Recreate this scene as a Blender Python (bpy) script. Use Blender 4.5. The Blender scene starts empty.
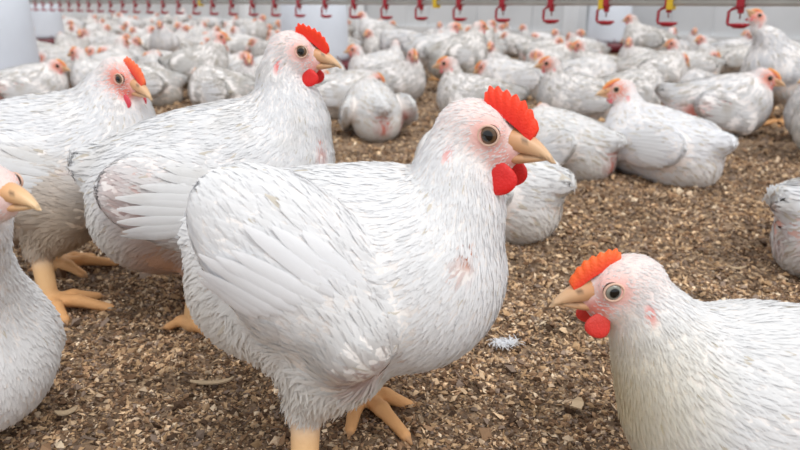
import bpy, math, random
import numpy as np
from mathutils import Matrix, Vector

C = bpy.context.scene.collection
sc = bpy.context.scene
R = math.radians
rng = np.random.default_rng(7)
random.seed(7)

# ------------------------------------------------------------------ camera, light, exposure
CAM_H = 0.42
PITCH = R(17.8)
FPX = 693.0
cam_d = bpy.data.cameras.new('camera')
cam_d.sensor_width = 36.0
cam_d.lens = FPX * 36.0 / 800.0
cam_d.clip_start = 0.02
cam_d.dof.use_dof = True
cam_d.dof.focus_distance = 0.68
cam_d.dof.aperture_fstop = 7.5
cam = bpy.data.objects.new('camera', cam_d)
C.objects.link(cam)
cam.location = (0, 0, CAM_H)
cam.rotation_euler = (math.pi / 2 - PITCH, 0, 0)
sc.camera = cam

world = bpy.data.worlds.new('world')
sc.world = world
world.use_nodes = True
wn = world.node_tree.nodes; wl = world.node_tree.links
wn.clear()
w_out = wn.new('ShaderNodeOutputWorld')
w_bg = wn.new('ShaderNodeBackground')
w_tc = wn.new('ShaderNodeTexCoord')
w_sep = wn.new('ShaderNodeSeparateXYZ')
w_ramp = wn.new('ShaderNodeValToRGB')
w_ramp.color_ramp.elements[0].position = 0.0
w_ramp.color_ramp.elements[0].color = (0.78, 0.82, 0.88, 1)
w_ramp.color_ramp.elements[1].position = 0.9
w_ramp.color_ramp.elements[1].color = (1.0, 0.99, 0.97, 1)
wl.new(w_tc.outputs['Generated'], w_sep.inputs[0])
wl.new(w_sep.outputs[2], w_ramp.inputs[0])
wl.new(w_ramp.outputs[0], w_bg.inputs[0])
w_bg.inputs[1].default_value = 1.05
wl.new(w_bg.outputs[0], w_out.inputs[0])

sun_d = bpy.data.lights.new('daylight', 'SUN')
sun_d.energy = 1.55
sun_d.angle = R(38)
sun_d.color = (1.0, 0.985, 0.96)
sun = bpy.data.objects.new('daylight', sun_d)
C.objects.link(sun)
sun.rotation_euler = (R(28), R(22), 0)     # from above, behind the camera's right shoulder

sc.view_settings.view_transform = 'Standard'
sc.view_settings.look = 'None'
sc.view_settings.gamma = 1.0
sc.view_settings.use_curve_mapping = False
sc.view_settings.exposure = 0.07
sc.cycles.max_bounces = 14
sc.cycles.diffuse_bounces = 9

# ------------------------------------------------------------------ helpers
def srgb(r, g, b):
    f = lambda c: (c / 255 / 12.92) if c / 255 <= 0.04045 else ((c / 255 + 0.055) / 1.055) ** 2.4
    return (f(r), f(g), f(b))

def ground(px, py):
    """The floor point seen in direction px, py of an 800x450 picture."""
    dx = (px - 400) / FPX; dy = -(py - 225) / FPX
    y = math.cos(PITCH) + dy * math.sin(PITCH)
    z = -math.sin(PITCH) + dy * math.cos(PITCH)
    t = -CAM_H / z
    return dx * t, y * t

def xat(px, Y, z=0.1):
    """The X of something in column px that stands Y metres away."""
    return (px - 400) / FPX * (Y * math.cos(PITCH) + (CAM_H - z) * math.sin(PITCH))

def mesh_np(name, verts, faces_list, cols=None, smooth=True, mats=(), nrm=None):
    """faces_list: list of (n,k) int arrays."""
    me = bpy.data.meshes.new(name)
    verts = np.asarray(verts, dtype=np.float32)
    me.vertices.add(len(verts))
    me.vertices.foreach_set('co', verts.ravel())
    loops = np.concatenate([f.ravel() for f in faces_list]).astype(np.int32)
    tot = np.concatenate([np.full(len(f), f.shape[1], np.int32) for f in faces_list])
    start = np.concatenate([[0], np.cumsum(tot)[:-1]]).astype(np.int32)
    me.loops.add(len(loops))
    me.loops.foreach_set('vertex_index', loops)
    me.polygons.add(len(tot))
    me.polygons.foreach_set('loop_start', start)
    me.polygons.foreach_set('loop_total', tot)
    me.polygons.foreach_set('use_smooth', np.full(len(tot), smooth, bool))
    me.update(calc_edges=True)
    if cols is not None:
        a = me.color_attributes.new('Col', 'FLOAT_COLOR', 'POINT')
        c4 = np.ones((len(verts), 4), np.float32); c4[:, :3] = cols
        a.data.foreach_set('color', c4.ravel())
    for m in mats: me.materials.append(m)
    if nrm is not None:
        a = me.attributes.new('custom_normal', 'FLOAT_VECTOR', 'POINT')
        a.data.foreach_set('vector', np.asarray(nrm, np.float32).ravel())
    return me

def link(name, me, parent=None):
    o = bpy.data.objects.new(name, me)
    C.objects.link(o)
    if parent is not None: o.parent = parent
    return o

def tag(o, label=None, cat=None, group=None, kind=None):
    if label: o['label'] = label
    if cat: o['category'] = cat
    if group: o['group'] = group
    if kind: o['kind'] = kind
    return o

def copy_tree(o, parent=None):
    c = o.copy(); C.objects.link(c); c.parent = parent
    for ch in list(o.children): copy_tree(ch, c)
    return c

class Mat:
    def __init__(s, name):
        s.m = bpy.data.materials.new(name); s.m.use_nodes = True
        s.n = s.m.node_tree.nodes; s.l = s.m.node_tree.links
        s.b = s.n['Principled BSDF']
    def new(s, t, **kw):
        nd = s.n.new(t)
        for k, v in kw.items(): setattr(nd, k, v)
        return nd
    def link(s, a, b): s.l.new(a, b)

def simple_mat(name, col, rough=0.5, noise=0.0, scale=40.0, bump=0.0, spec=0.5, trans=0.0, metallic=0.0):
    M = Mat(name)
    M.b.inputs['Roughness'].default_value = rough
    M.b.inputs['Specular IOR Level'].default_value = spec
    M.b.inputs['Metallic'].default_value = metallic
    M.b.inputs['Base Color'].default_value = (*col, 1)
    tc = M.new('ShaderNodeTexCoord'); nz = M.new('ShaderNodeTexNoise')
    nz.inputs['Scale'].default_value = scale; nz.inputs['Detail'].default_value = 4
    M.link(tc.outputs['Object'], nz.inputs['Vector'])
    if noise:
        mr = M.new('ShaderNodeMapRange')
        mr.inputs[1].default_value = 0.3; mr.inputs[2].default_value = 0.7
        mr.inputs[3].default_value = 1 - noise; mr.inputs[4].default_value = 1 + noise * 0.4
        M.link(nz.outputs[0], mr.inputs[0])
        mx = M.new('ShaderNodeVectorMath', operation='SCALE')
        mx.inputs[0].default_value = col
        M.link(mr.outputs[0], mx.inputs['Scale'])
        M.link(mx.outputs[0], M.b.inputs['Base Color'])
    if bump:
        bp = M.new('ShaderNodeBump'); bp.inputs['Strength'].default_value = bump
        bp.inputs['Distance'].default_value = 0.002
        M.link(nz.outputs[0], bp.inputs['Height']); M.link(bp.outputs[0], M.b.inputs['Normal'])
    return M.m

def attr_mat(name, rough, tint=0.0, base=1.0, bump=0.0, bscale=200.0, spec=0.3, translucent=0.0, sss=0.0, mottle=0.0):
    """colour from the mesh's own 'Col', a slight tone of its own for each bird"""
    M = Mat(name)
    at = M.new('ShaderNodeAttribute', attribute_name='Col')
    col = at.outputs['Color']
    tc = M.new('ShaderNodeTexCoord')
    if tint:
        oi = M.new('ShaderNodeObjectInfo')
        rp = M.new('ShaderNodeValToRGB')
        rp.color_ramp.elements[0].color = (base, base, base * 1.01, 1)
        rp.color_ramp.elements[1].color = (base * (1 - tint), base * (1 - 1.1 * tint), base * (1 - 1.25 * tint), 1)
        M.link(oi.outputs['Random'], rp.inputs[0])
        mx = M.new('ShaderNodeMix', data_type='RGBA', blend_type='MULTIPLY')
        mx.inputs['Factor'].default_value = 1
        M.link(col, mx.inputs['A']); M.link(rp.outputs[0], mx.inputs['B'])
        col = mx.outputs['Result']
    if mottle:
        nz = M.new('ShaderNodeTexNoise'); nz.inputs['Scale'].default_value = 22; nz.inputs['Detail'].default_value = 5
        M.link(tc.outputs['Object'], nz.inputs['Vector'])
        mr = M.new('ShaderNodeValToRGB')
        mr.color_ramp.elements[0].position = 0.34; mr.color_ramp.elements[0].color = (1 - mottle, 1 - 1.2 * mottle, 1 - 1.5 * mottle, 1)
        mr.color_ramp.elements[1].position = 0.5; mr.color_ramp.elements[1].color = (1, 1, 1, 1)
        M.link(nz.outputs[0], mr.inputs[0])
        mx = M.new('ShaderNodeMix', data_type='RGBA', blend_type='MULTIPLY')
        mx.inputs['Factor'].default_value = 1
        M.link(col, mx.inputs['A']); M.link(mr.outputs[0], mx.inputs['B'])
        col = mx.outputs['Result']
    M.link(col, M.b.inputs['Base Color'])
    M.b.inputs['Roughness'].default_value = rough
    M.b.inputs['Specular IOR Level'].default_value = spec
    if sss:
        M.b.inputs['Subsurface Weight'].default_value = sss
        M.b.inputs['Subsurface Radius'].default_value = (0.006, 0.002, 0.001)
        M.b.inputs['Subsurface Scale'].default_value = 1.0
    if bump:
        nz = M.new('ShaderNodeTexNoise'); nz.inputs['Scale'].default_value = bscale; nz.inputs['Detail'].default_value = 3
        M.link(tc.outputs['Object'], nz.inputs['Vector'])
        bp = M.new('ShaderNodeBump'); bp.inputs['Strength'].default_value = bump; bp.inputs['Distance'].default_value = 0.0015
        M.link(nz.outputs[0], bp.inputs['Height']); M.link(bp.outputs[0], M.b.inputs['Normal'])
    if translucent:
        tr = M.new('ShaderNodeBsdfTranslucent'); mix = M.new('ShaderNodeMixShader')
        mix.inputs[0].default_value = translucent
        M.link(col, tr.inputs['Color'])
        M.link(M.b.outputs[0], mix.inputs[1]); M.link(tr.outputs[0], mix.inputs[2])
        M.link(mix.outputs[0], M.n['Material Output'].inputs[0])
    return M.m

M_BODY = attr_mat('bird_skin', 0.6, tint=0.05, bump=0.5, bscale=260, spec=0.25)
M_FEATHER = attr_mat('white_feather', 0.75, tint=0.07, spec=0.08, translucent=0.22, mottle=0.0)
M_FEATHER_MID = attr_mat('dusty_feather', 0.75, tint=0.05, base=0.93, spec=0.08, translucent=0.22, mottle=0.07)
M_FEATHER_BG = attr_mat('soiled_feather', 0.8, tint=0.24, base=0.85, spec=0.1, translucent=0.2, mottle=0.16)  # soiled plumage, its base also darkened in place of dimmer light farther back
M_COMB = attr_mat('comb_red', 0.45, bump=0.5, bscale=500, spec=0.4, sss=0.15)
M_BEAK = attr_mat('beak_horn', 0.35, bump=0.15, bscale=120, spec=0.45)
M_EYE = attr_mat('eye', 0.06, spec=0.6)

# ------------------------------------------------------------------ signed distance birds
def frame(yaw=0, pitch=0, roll=0):
    """local x forward, yaw left, pitch nose up"""
    return np.array((Matrix.Rotation(R(yaw), 3, 'Z') @ Matrix.Rotation(R(-pitch), 3, 'Y') @ Matrix.Rotation(R(roll), 3, 'X')))

class Prim:
    __slots__ = ('t', 'a', 'b', 'r', 'M', 'k', 'reg', 'flow')
    def __init__(s, t, a, b, r, M, k, reg, flow):
        s.t, s.a, s.b, s.r, s.M, s.k, s.reg, s.flow = t, np.array(a, float), b, r, M, k, reg, flow
    def d(s, P):
        if s.t == 'e':
            q = (P - s.a) @ s.M
            r = np.array(s.r)
            k0 = np.sqrt(((q / r) ** 2).sum(-1)); k1 = np.sqrt(((q / r ** 2) ** 2).sum(-1)) + 1e-9
            return k0 * (k0 - 1) / k1
        ab = s.b - s.a
        t = np.clip(((P - s.a) @ ab) / (ab @ ab), 0, 1)
        return np.sqrt(((P - s.a - t[..., None] * ab) ** 2).sum(-1)) - (s.r[0] + (s.r[1] - s.r[0]) * t)

def ell(c, r, M=None, k=0.02, reg='body', flow=(-1, 0, -0.15)):
    M = np.eye(3) if M is None else M
    return Prim('e', c, None, r, M, k, reg, np.array(flow, float) / np.linalg.norm(flow))

def cap(a, b, ra, rb, k=0.015, reg='neck', flow=None):
    a = np.array(a, float); b = np.array(b, float)
    f = (b - a) if flow is None else np.array(flow, float)
    return Prim('c', a, b, (ra, rb), None, k, reg, f / np.linalg.norm(f))

def sdf(prims, P):
    d = prims[0].d(P)
    for p in prims[1:]:
        e = p.d(P)
        h = np.clip(0.5 + 0.5 * (d - e) / p.k, 0, 1)
        d = d * (1 - h) + e * h - p.k * h * (1 - h)
    return d

def grad(prims, P, e=0.0015):
    g = np.stack([sdf(prims, P + v) - sdf(prims, P - v) for v in np.eye(3) * e], -1)
    return g / (np.linalg.norm(g, axis=-1, keepdims=True) + 1e-12)

def surface_net(prims, cell):
    lo = np.full(3, 9.0); hi = np.full(3, -9.0)
    for p in prims:
        m = max(p.r)
        for q in ([p.a] if p.b is None else [p.a, p.b]):
            lo = np.minimum(lo, q - m); hi = np.maximum(hi, q + m)
    lo -= 3 * cell; hi += 3 * cell
    n = np.ceil((hi - lo) / cell).astype(int) + 1
    ax = [lo[i] + cell * np.arange(n[i]) for i in range(3)]
    F = np.empty(n, np.float64)
    for i in range(0, n[0], 16):
        X, Y, Z = np.meshgrid(ax[0][i:i + 16], ax[1], ax[2], indexing='ij')
        F[i:i + 16] = sdf(prims, np.stack([X, Y, Z], -1))
    S = F < 0
    cnt = np.zeros(n - 1, np.int8)
    for a in (0, 1):
        for b in (0, 1):
            for c in (0, 1):
                cnt += S[a:n[0] - 1 + a, b:n[1] - 1 + b, c:n[2] - 1 + c]
    act = (cnt > 0) & (cnt < 8)
    idx = -np.ones(act.shape, np.int64)
    cells = np.argwhere(act)
    idx[act] = np.arange(len(cells))
    V = lo + (cells + 0.5) * cell
    for _ in range(3):
        d = sdf(prims, V); g = grad(prims, V)
        V = V - g * np.clip(d, -cell, cell)[:, None] * 0.9
    faces = []
    for ax_ in range(3):
        u, v = [(1, 2), (2, 0), (0, 1)][ax_]
        sl0 = [slice(None)] * 3; sl1 = [slice(None)] * 3
        sl0[ax_] = slice(0, -1); sl1[ax_] = slice(1, None)
        A = S[tuple(sl0)]; B = S[tuple(sl1)]
        e = np.argwhere(A != B)
        e = e[(e[:, u] > 0) & (e[:, v] > 0) & (e[:, u] < n[u] - 1) & (e[:, v] < n[v] - 1)]
        sgn = A[tuple(e.T)]
        du = np.zeros(3, int); du[u] = 1; dv = np.zeros(3, int); dv[v] = 1
        q = np.stack([idx[tuple((e - du - dv).T)], idx[tuple((e - dv).T)], idx[tuple(e.T)], idx[tuple((e - du).T)]], 1)
        q[~sgn] = q[~sgn][:, ::-1]
        faces.append(q)
    return V, np.concatenate(faces)

# region: feather length, width, number per m2, height above the skin, ruffle, colour of feather, colour under it
WHITE = srgb(244, 245, 247)
REG = {
    'body':  (0.026, 0.0054, 90000, 0.0014, 0.08, WHITE, srgb(242, 238, 236)),
    'breast':(0.020, 0.0040, 120000, 0.0015, 0.09, WHITE, srgb(242, 238, 236)),
    'wing':  (0.034, 0.0090, 46000, 0.0016, 0.06, WHITE, srgb(242, 238, 236)),
    'tail':  (0.050, 0.0110, 30000, 0.0045, 0.30, WHITE, srgb(232, 222, 216)),
    'belly': (0.022, 0.0038, 90000, 0.0026, 0.26, srgb(240, 237, 233), srgb(230, 216, 206)),
    'thigh': (0.016, 0.0022, 120000, 0.0040, 0.50, srgb(242, 240, 237), srgb(230, 216, 206)),
    'neck':  (0.0115, 0.0019, 230000, 0.0014, 0.17, WHITE, srgb(242, 238, 236)),
    'head':  (0.0055, 0.0011, 260000, 0.0010, 0.28, srgb(244, 240, 240), srgb(242, 222, 218)),
    'face':  (0.0042, 0.0008, 60000, 0.0008, 0.4, srgb(242, 234, 232), srgb(238, 206, 200)),
    'leg':   (0, 0, 0, 0, 0, (1, 1, 1), srgb(232, 190, 140)),
    'toe':   (0, 0, 0, 0, 0, (1, 1, 1), srgb(226, 172, 118)),
}
REGN = list(REG)

def regw(prims, P, sig=0.006):
    """blend weights of the prims at P -> (n, prims)"""
    D = np.stack([p.d(P) for p in prims], 1)
    D -= D.min(1, keepdims=True)
    W = np.exp(-D / sig)
    return W / W.sum(1, keepdims=True)

def leg_prims(hip, knee, hock, foot, toe_yaw, s=1.0, grip=1.0):
    hip, knee, hock, foot = [np.array(v, float) for v in (hip, knee, hock, foot)]
    P = [cap(hip, knee, 0.055 * s, 0.044 * s, 0.03, 'thigh', (-0.2, 0, -1)),
         cap(knee, hock, 0.042 * s, 0.021 * s, 0.02, 'thigh'),
         cap(hock, foot + (0, 0, 0.014 * s), 0.0145 * s, 0.0125 * s, 0.006, 'leg')]
    for dy, ln, rr in ((-40, 0.064, 1), (2, 0.090, 1.0), (40, 0.062, 1), (178, 0.034, 0.8)):
        a = R(toe_yaw + dy)
        d = np.array([math.cos(a), math.sin(a), 0])
        z0 = 0.013 * s
        p0 = foot + (0, 0, z0)
        p1 = foot + d * ln * 0.5 * s + (0, 0, z0 * 1.15)
        p2 = foot + d * ln * s + (0, 0, 0.006 * s)
        p3 = foot + d * (ln + 0.012) * s + (0, 0, 0.002)
        P += [cap(p0, p1, 0.0100 * s * rr, 0.0085 * s * rr, 0.006, 'toe'), cap(p1, p2, 0.0085 * s * rr, 0.0062 * s * rr, 0.004, 'toe'),
              cap(p2, p3, 0.0050 * s * rr, 0.0018, 0.002, 'toe')]
    return P

def bird_prims(sp):
    """sp: the pose. Local frame: x forward, y left, z up, floor at z = 0."""
    s = sp.get('s', 1.0)
    zb = sp['zb']; pit = sp.get('pitch', 8); wd = sp.get('width', 1.0) * 0.96
    B = frame(0, pit)
    o = np.array([0, 0, zb])
    L = lambda x, y, z: o + B @ (np.array([x, y * wd, z]) * s)
    fl = sp.get('flat', 1.0)
    P = [ell(L(0, 0, 0), (sp.get('bl', 0.150) * s, 0.098 * s * wd, 0.098 * s * fl), B, 0.02, 'body', B @ (-1, 0, -0.05)),
         ell(L(0.070, 0, -0.008), (0.092 * s, 0.094 * s * wd, 0.100 * s * fl), B, 0.04, 'breast', B @ (-0.75, 0, -0.65)),
         ell(L(-0.065, 0, -0.035), (0.095 * s, 0.085 * s * wd, 0.080 * s * fl), B, 0.04, 'belly', (-0.7, 0, -0.7)),
         cap(L(-0.090, 0, 0.020), L(-0.150 - sp.get('tl', 0.01), 0, 0.028 + sp.get('tail', 0.012)), 0.058 * s, 0.025 * s, 0.03, 'tail')]
    for w in sp.get('wings', ((1, 0, 0), (-1, 0, 0))):
        sd, drop, out = w[:3]
        wx, wl_, wh, wt = w[4:] if len(w) > 4 else (0, 1, 1, 1)
        dz = w[3] if len(w) > 3 else -0.022 * drop
        Wf = frame(sd * (-5 - out * 10), pit - 6 - drop * 22, sd * 14)
        cw = L(-0.012 + wx, sd * (0.088 + 0.018 * out), 0.012 + dz)
        P.append(ell(cw, (0.106 * s * wl_, 0.026 * s * wt, 0.060 * s * wh), Wf, 0.004, 'wing', Wf @ (-1, 0, 0.10 - 0.1 * drop)))
        sh = cw + Wf @ np.array([0.078 * s * wl_, 0, -0.012 * s])
        P.append(ell(sh, (0.036 * s, 0.026 * s * wt, 0.044 * s * wh), Wf, 0.008, 'wing', Wf @ (-1, 0, 0.1)))
    # neck
    hp = np.array(sp['head'], float)
    Hf = frame(sp.get('hyaw', 0), sp.get('hpitch', 0), sp.get('hroll', 0))
    hs = sp.get('hs', 1.0) * 0.001
    H = lambda x, y, z: hp + Hf @ (np.array([x, y, z]) * hs)
    nb = L(*sp.get('nbase', (0.105, 0, 0.052)))
    top = H(-15, 0, -10)
    nk = sp.get('neckr', 1.0)
    up = np.array(sp.get('nup', (0.02, 0, 0.05)))
    c1 = nb + up * s
    c2 = H(sp.get('nkb', -27), 0, -42)
    pts = []
    for i in range(6):
        t = i / 5
        pts.append((1 - t) ** 3 * nb + 3 * (1 - t) ** 2 * t * c1 + 3 * (1 - t) * t * t * c2 + t ** 3 * top)
    rad = [0.058 * s, 0.047 * s, 0.038 * nk * s, 0.031 * nk * (0.5 * s + 500 * hs), 0.0285 * hs * 1000 * nk, 0.0235 * hs * 1000]
    for i in range(5):
        P.append(cap(pts[i + 1], pts[i], rad[i + 1], rad[i], (sp.get('nkk', 0.026) if i < 2 else 0.010), 'neck'))
    P += [ell(H(-4, 0, 3), (32 * hs, 23 * hs, 27 * hs), Hf, 0.006, 'head', Hf @ (-1, 0, -0.25)),
          ell(H(8, 0, -9), (26 * hs, 19 * hs, 20 * hs), Hf, 0.006, 'head', Hf @ (-0.9, 0, -0.4)),
          ell(H(22, 0, -2), (16.5 * hs, 13 * hs, 15 * hs), Hf, 0.005, 'face', Hf @ (-1, 0, -0.2)),
          ell(H(14, 12, 7), (12 * hs, 9 * hs, 11 * hs), Hf, 0.004, 'face', Hf @ (-1, 0, -0.1)),
          ell(H(14, -12, 7), (12 * hs, 9 * hs, 11 * hs), Hf, 0.004, 'face', Hf @ (-1, 0, -0.1))]
    for lg in sp.get('legs', ()):
        P += leg_prims(*lg, s=s)
    return P, Hf, hp, hs

def feathers(prims, V, F, sp, dens=1.0, size=1.0, head_ctr=None):
    # sample the skin by area
    tri = np.concatenate([F[:, [0, 1, 2]], F[:, [0, 2, 3]]])
    A = np.linalg.norm(np.cross(V[tri[:, 1]] - V[tri[:, 0]], V[tri[:, 2]] - V[tri[:, 0]]), axis=1) / 2
    cen = V[tri].mean(1)
    W = regw(prims, cen)
    regs = np.array([REGN.index(p.reg) for p in prims])
    tab = np.array([[*REG[r][:5]] for r in REGN])
    T = W @ tab[regs]
    legw = W[:, np.isin(regs, [REGN.index('leg'), REGN.index('toe')])].sum(1)
    T[legw > 0.35, 2] = 0
    lam = A * T[:, 2] * dens
    n = int(lam.sum())
    pick = rng.choice(len(tri), n, p=lam / lam.sum())
    r1 = np.sqrt(rng.random(n)); r2 = rng.random(n)
    t3 = V[tri[pick]]
    p = t3[:, 0] * (1 - r1)[:, None] + t3[:, 1] * (r1 * (1 - r2))[:, None] + t3[:, 2] * (r1 * r2)[:, None]
    keep = np.ones(n, bool)
    bare = np.zeros(n)
    for (c, rad, col) in sp.get('patches', ()):
        dd = np.linalg.norm(p - np.array(c), axis=1)
        keep &= ~((dd < rad * (0.55 + 0.6 * rng.random(n))))
    p = p[keep]; n = len(p)
    W = regw(prims, p)
    fl = np.stack([q.flow for q in prims])
    par = W @ tab[regs]
    fcol = np.array([REG[r][5] for r in REGN])[regs]
    col = W @ fcol
    L = par[:, 0] * (0.75 + 0.5 * rng.random(n)) * size
    Wd = par[:, 1] * (0.75 + 0.5 * rng.random(n)) * size
    hgt = par[:, 3]; ruf = par[:, 4]
    # jitter in direction per feather, clumped
    jit = rng.normal(0, 1, (n, 3)) * ruf[:, None] * 0.55
    NR = 4
    isw = regs == REGN.index('wing')
    w_start = W[:, isw].sum(1)
    q = p.copy()
    rows = []
    nrm = grad(prims, q)
    q = q - nrm * 0.0012
    lift = (0.45 + rng.random(n) ** 3 * 0.9)
    for j in range(NR):
        if j:
            Wq = W
            f = W @ fl + jit
            f -= (f * nrm).sum(1, keepdims=True) * nrm
            f /= np.linalg.norm(f, axis=1, keepdims=True) + 1e-9
            q = q + f * (L / (NR - 1))[:, None]
            g = grad(prims, q)
            d = sdf(prims, q)
            tgt = hgt * lift * (j / (NR - 1)) ** 0.8 + L * ruf * 0.16 * lift * (j / (NR - 1)) ** 2
            q = q - g * (np.clip(d - tgt, -0.02, 0.02) * 0.85)[:, None]
            nrm = g
            if j == 1: f0 = f
        rows.append((q.copy(), nrm.copy()))
    prof = [0.5, 1.0, 0.85, 0.12]
    vs = np.empty((n, NR, 2, 3), np.float32); ns = np.empty((n, NR, 2, 3), np.float32)
    for j, (qq, nn) in enumerate(rows):
        a = rows[min(j + 1, NR - 1)][0] - rows[max(j - 1, 0)][0]
        sd = np.cross(a, nn); sd /= np.linalg.norm(sd, axis=1, keepdims=True) + 1e-9
        tw = (rng.normal(0, 0.12, n) if j == 0 else tw)
        hw = (Wd * 0.5 * prof[j])[:, None]
        gn = np.cross(sd, a); gn /= np.linalg.norm(gn, axis=1, keepdims=True) + 1e-9
        gn = gn * 0.7 + 0.75 * rows[0][1] + 0.3 * nn; gn /= np.linalg.norm(gn, axis=1, keepdims=True) + 1e-9
        for c_, sg in ((0, -1), (1, 1)):
            nv_ = gn + sd * sg * 0.13 + a / (np.linalg.norm(a, axis=1, keepdims=True) + 1e-9) * -0.05 + jit * 0.22
            ns[:, j, c_] = nv_ / np.linalg.norm(nv_, axis=1, keepdims=True)
        vs[:, j, 0] = qq - sd * hw + nn * (hw * (-0.25 + tw[:, None]))
        vs[:, j, 1] = qq + sd * hw + nn * (hw * (-0.25 - tw[:, None]))
    w_end = regw(prims, rows[-1][0])[:, isw].sum(1)
    climb = (w_start < 0.4) & (w_end > 0.55) & (rng.random(n) < 0.5)
    turn = (rows[0][1] * rows[-1][1]).sum(1)
    for j_ in (1, 2): turn = np.minimum(turn, (rows[j_][1] * rows[j_ + 1][1]).sum(1))
    ok = ~climb & (turn > 0.0)
    vs = vs[ok]; ns = ns[ok]; col = col[ok]; p = p[ok]; n = len(p)
    tone = 1 - 0.07 * rng.random(n) ** 2
    cc = col * tone[:, None]
    dirty = rng.random(n) < sp.get('dirt', 0.008)
    cc[dirty] *= np.array([0.80, 0.74, 0.64])
    for (c, rad, kcol, amt) in sp.get('stains', ()):
        dd = np.linalg.norm(p - np.array(c), axis=1)
        w = (np.clip(1.3 - dd / rad, 0, 1) * amt)[:, None]
        cc = cc * (1 - w) + np.array(kcol) * w
    for (c, rad, kcol) in sp.get('patches', ()):
        dd = np.linalg.norm(p - np.array(c), axis=1)
        w = (np.clip(1.7 - dd / rad, 0, 1) * 0.45)[:, None]
        cc = cc * (1 - w) + np.array(kcol) * w
    cols = np.repeat(cc, NR * 2, 0)
    return vs.reshape(-1, 3), ns.reshape(-1, 3), cols

def blade(pts, nrms, width, prof):
    """one long feather along pts -> verts(3 per row)"""
    out = []
    n = len(pts)
    for j in range(n):
        a = pts[min(j + 1, n - 1)] - pts[max(j - 1, 0)]
        sd = np.cross(a, nrms[j]); sd /= np.linalg.norm(sd) + 1e-9
        hw = width * 0.5 * prof[j]
        out += [pts[j] - sd * hw - nrms[j] * hw * 0.12, pts[j] + nrms[j] * hw * 0.12, pts[j] + sd * hw - nrms[j] * hw * 0.12]
    return np.array(out)

def flight_feathers(prims, sp, side, n=11, size=1.0):
    """the long feathers of one folded wing, fanned from the wing's rear edge"""
    ws = [q for q in prims if q.reg == 'wing' and (q.a[1] > 0) == (side > 0) and q.r[0] > 0.05]
    if not ws: return None
    w = ws[0]
    vs = []; fs = []; k = 0
    s = sp.get('s', 1.0)
    drop = [x for x in sp.get('wings', ((1, 0, 0), (-1, 0, 0))) if x[0] == side][0][1]
    for i in range(n):
        t = i / (n - 1)
        st = w.a + w.M @ np.array([(0.045 - 0.045 * t) * s, side * 0.020 * s, (0.020 - 0.058 * t) * s])
        dr = w.M @ np.array([-1, 0, 0.22 - 0.42 * t - 0.15 * drop]) + rng.normal(0, 0.04, 3)
        ln = (0.072 + 0.02 * math.sin(t * 3.1)) * s * size * sp.get('fl', 1.1) * (0.9 + 0.2 * rng.random())
        q = st[None].copy()
        pts = []; nr = []
        for j in range(7):
            if j: q = q + dr / np.linalg.norm(dr) * ln / 6
            d = sdf(prims, q); g = grad(prims, q)
            tgt = 0.0010 + 0.0003 * i + 0.003 * (j / 6) ** 3
            q = q - g * (d - tgt)[:, None] * (0.9 if j < 5 else 0.6)
            pts.append(q[0].copy()); nr.append(g[0])
        v = blade(pts, nr, 0.013 * s, [0.4, 0.8, 0.95, 1, 0.95, 0.75, 0.2])
        vs.append(v)
        for j in range(6):
            for c in (0, 1):
                i0 = k + j * 3 + c
                fs.append((i0, i0 + 1, i0 + 4, i0 + 3))
        k += len(v)
    V = np.concatenate(vs)
    cols = np.tile(np.array(WHITE) * 0.97, (len(V), 1))
    return V, np.array(fs), cols

# ---- head parts, in head-frame millimetres
def loft(rings, close=True):
    m = len(rings[0]); V = np.concatenate(rings); fs = []
    for i in range(len(rings) - 1):
        for j in range(m):
            a = i * m + j; b = i * m + (j + 1) % m
            fs.append((a, b, b + m, a + m))
    return V, np.array(fs)

def beak_mesh(res=14):
    up = []; lo = []
    L = 35.0
    for i in range(res + 1):
        s = i / res
        x = 30 + L * s
        top = 13.5 - 7 * s - 18.5 * s ** 2.4
        bot = -7.5 - 1.5 * s - (5.5 * s ** 4)
        if s > 0.985: bot = top - 0.6
        bot = min(bot, top - 0.6)
        hw = 13.0 * (1 - s) ** 0.66 * (1 - 0.15 * s) + 0.5
        ring = []
        for j in range(16):
            a = 2 * math.pi * j / 16
            cy = math.cos(a); sz = math.sin(a)
            zc = (top + bot) / 2; hh = (top - bot) / 2
            zz = zc + hh * (abs(sz) ** (0.8 if sz > 0 else 0.55)) * (1 if sz > 0 else -1)
            yy = hw * cy * (1 - 0.35 * max(0, sz) ** 2)
            ring.append((x, yy, zz))
        up.append(np.array(ring))
    L2 = 28.0
    for i in range(res + 1):
        s = i / res
        x = 30 + L2 * s
        top = -5.6 - 1.2 * s
        bot = -18.5 + 7.5 * s ** 1.3
        hw = 10.5 * (1 - s) ** 0.6 + 0.5
        ring = []
        for j in range(16):
            a = 2 * math.pi * j / 16
            zc = (top + bot) / 2; hh = max(0.4, (top - bot) / 2)
            ring.append((x, hw * math.cos(a), zc + hh * math.sin(a)))
        lo.append(np.array(ring))
    V1, F1 = loft(up); V2, F2 = loft(lo)
    V = np.concatenate([V1, V2]); F = np.concatenate([F1, F2 + len(V1)])
    V = V * np.array([1, 0.90, 0.90]) + np.array([-1.5, 0, 0])
    t = np.clip((V[:, 0] - 28.5) / 35, 0, 1)
    c0 = np.array(srgb(202, 148, 106)); c1 = np.array(srgb(222, 188, 150))
    col = c0 * (1 - t[:, None]) + c1 * t[:, None]
    edge = (np.abs(V[:, 2] + 7.0 + 1.4 * t) < 0.9)
    col[edge] *= 0.62
    nos = np.linalg.norm((V - np.array([41, 0, 4.5])) * np.array([0.8, 0, 1.4]), axis=1) < 2.2
    col[nos & (np.abs(V[:, 1]) > 4)] *= 0.35
    return V, F, col

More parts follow.
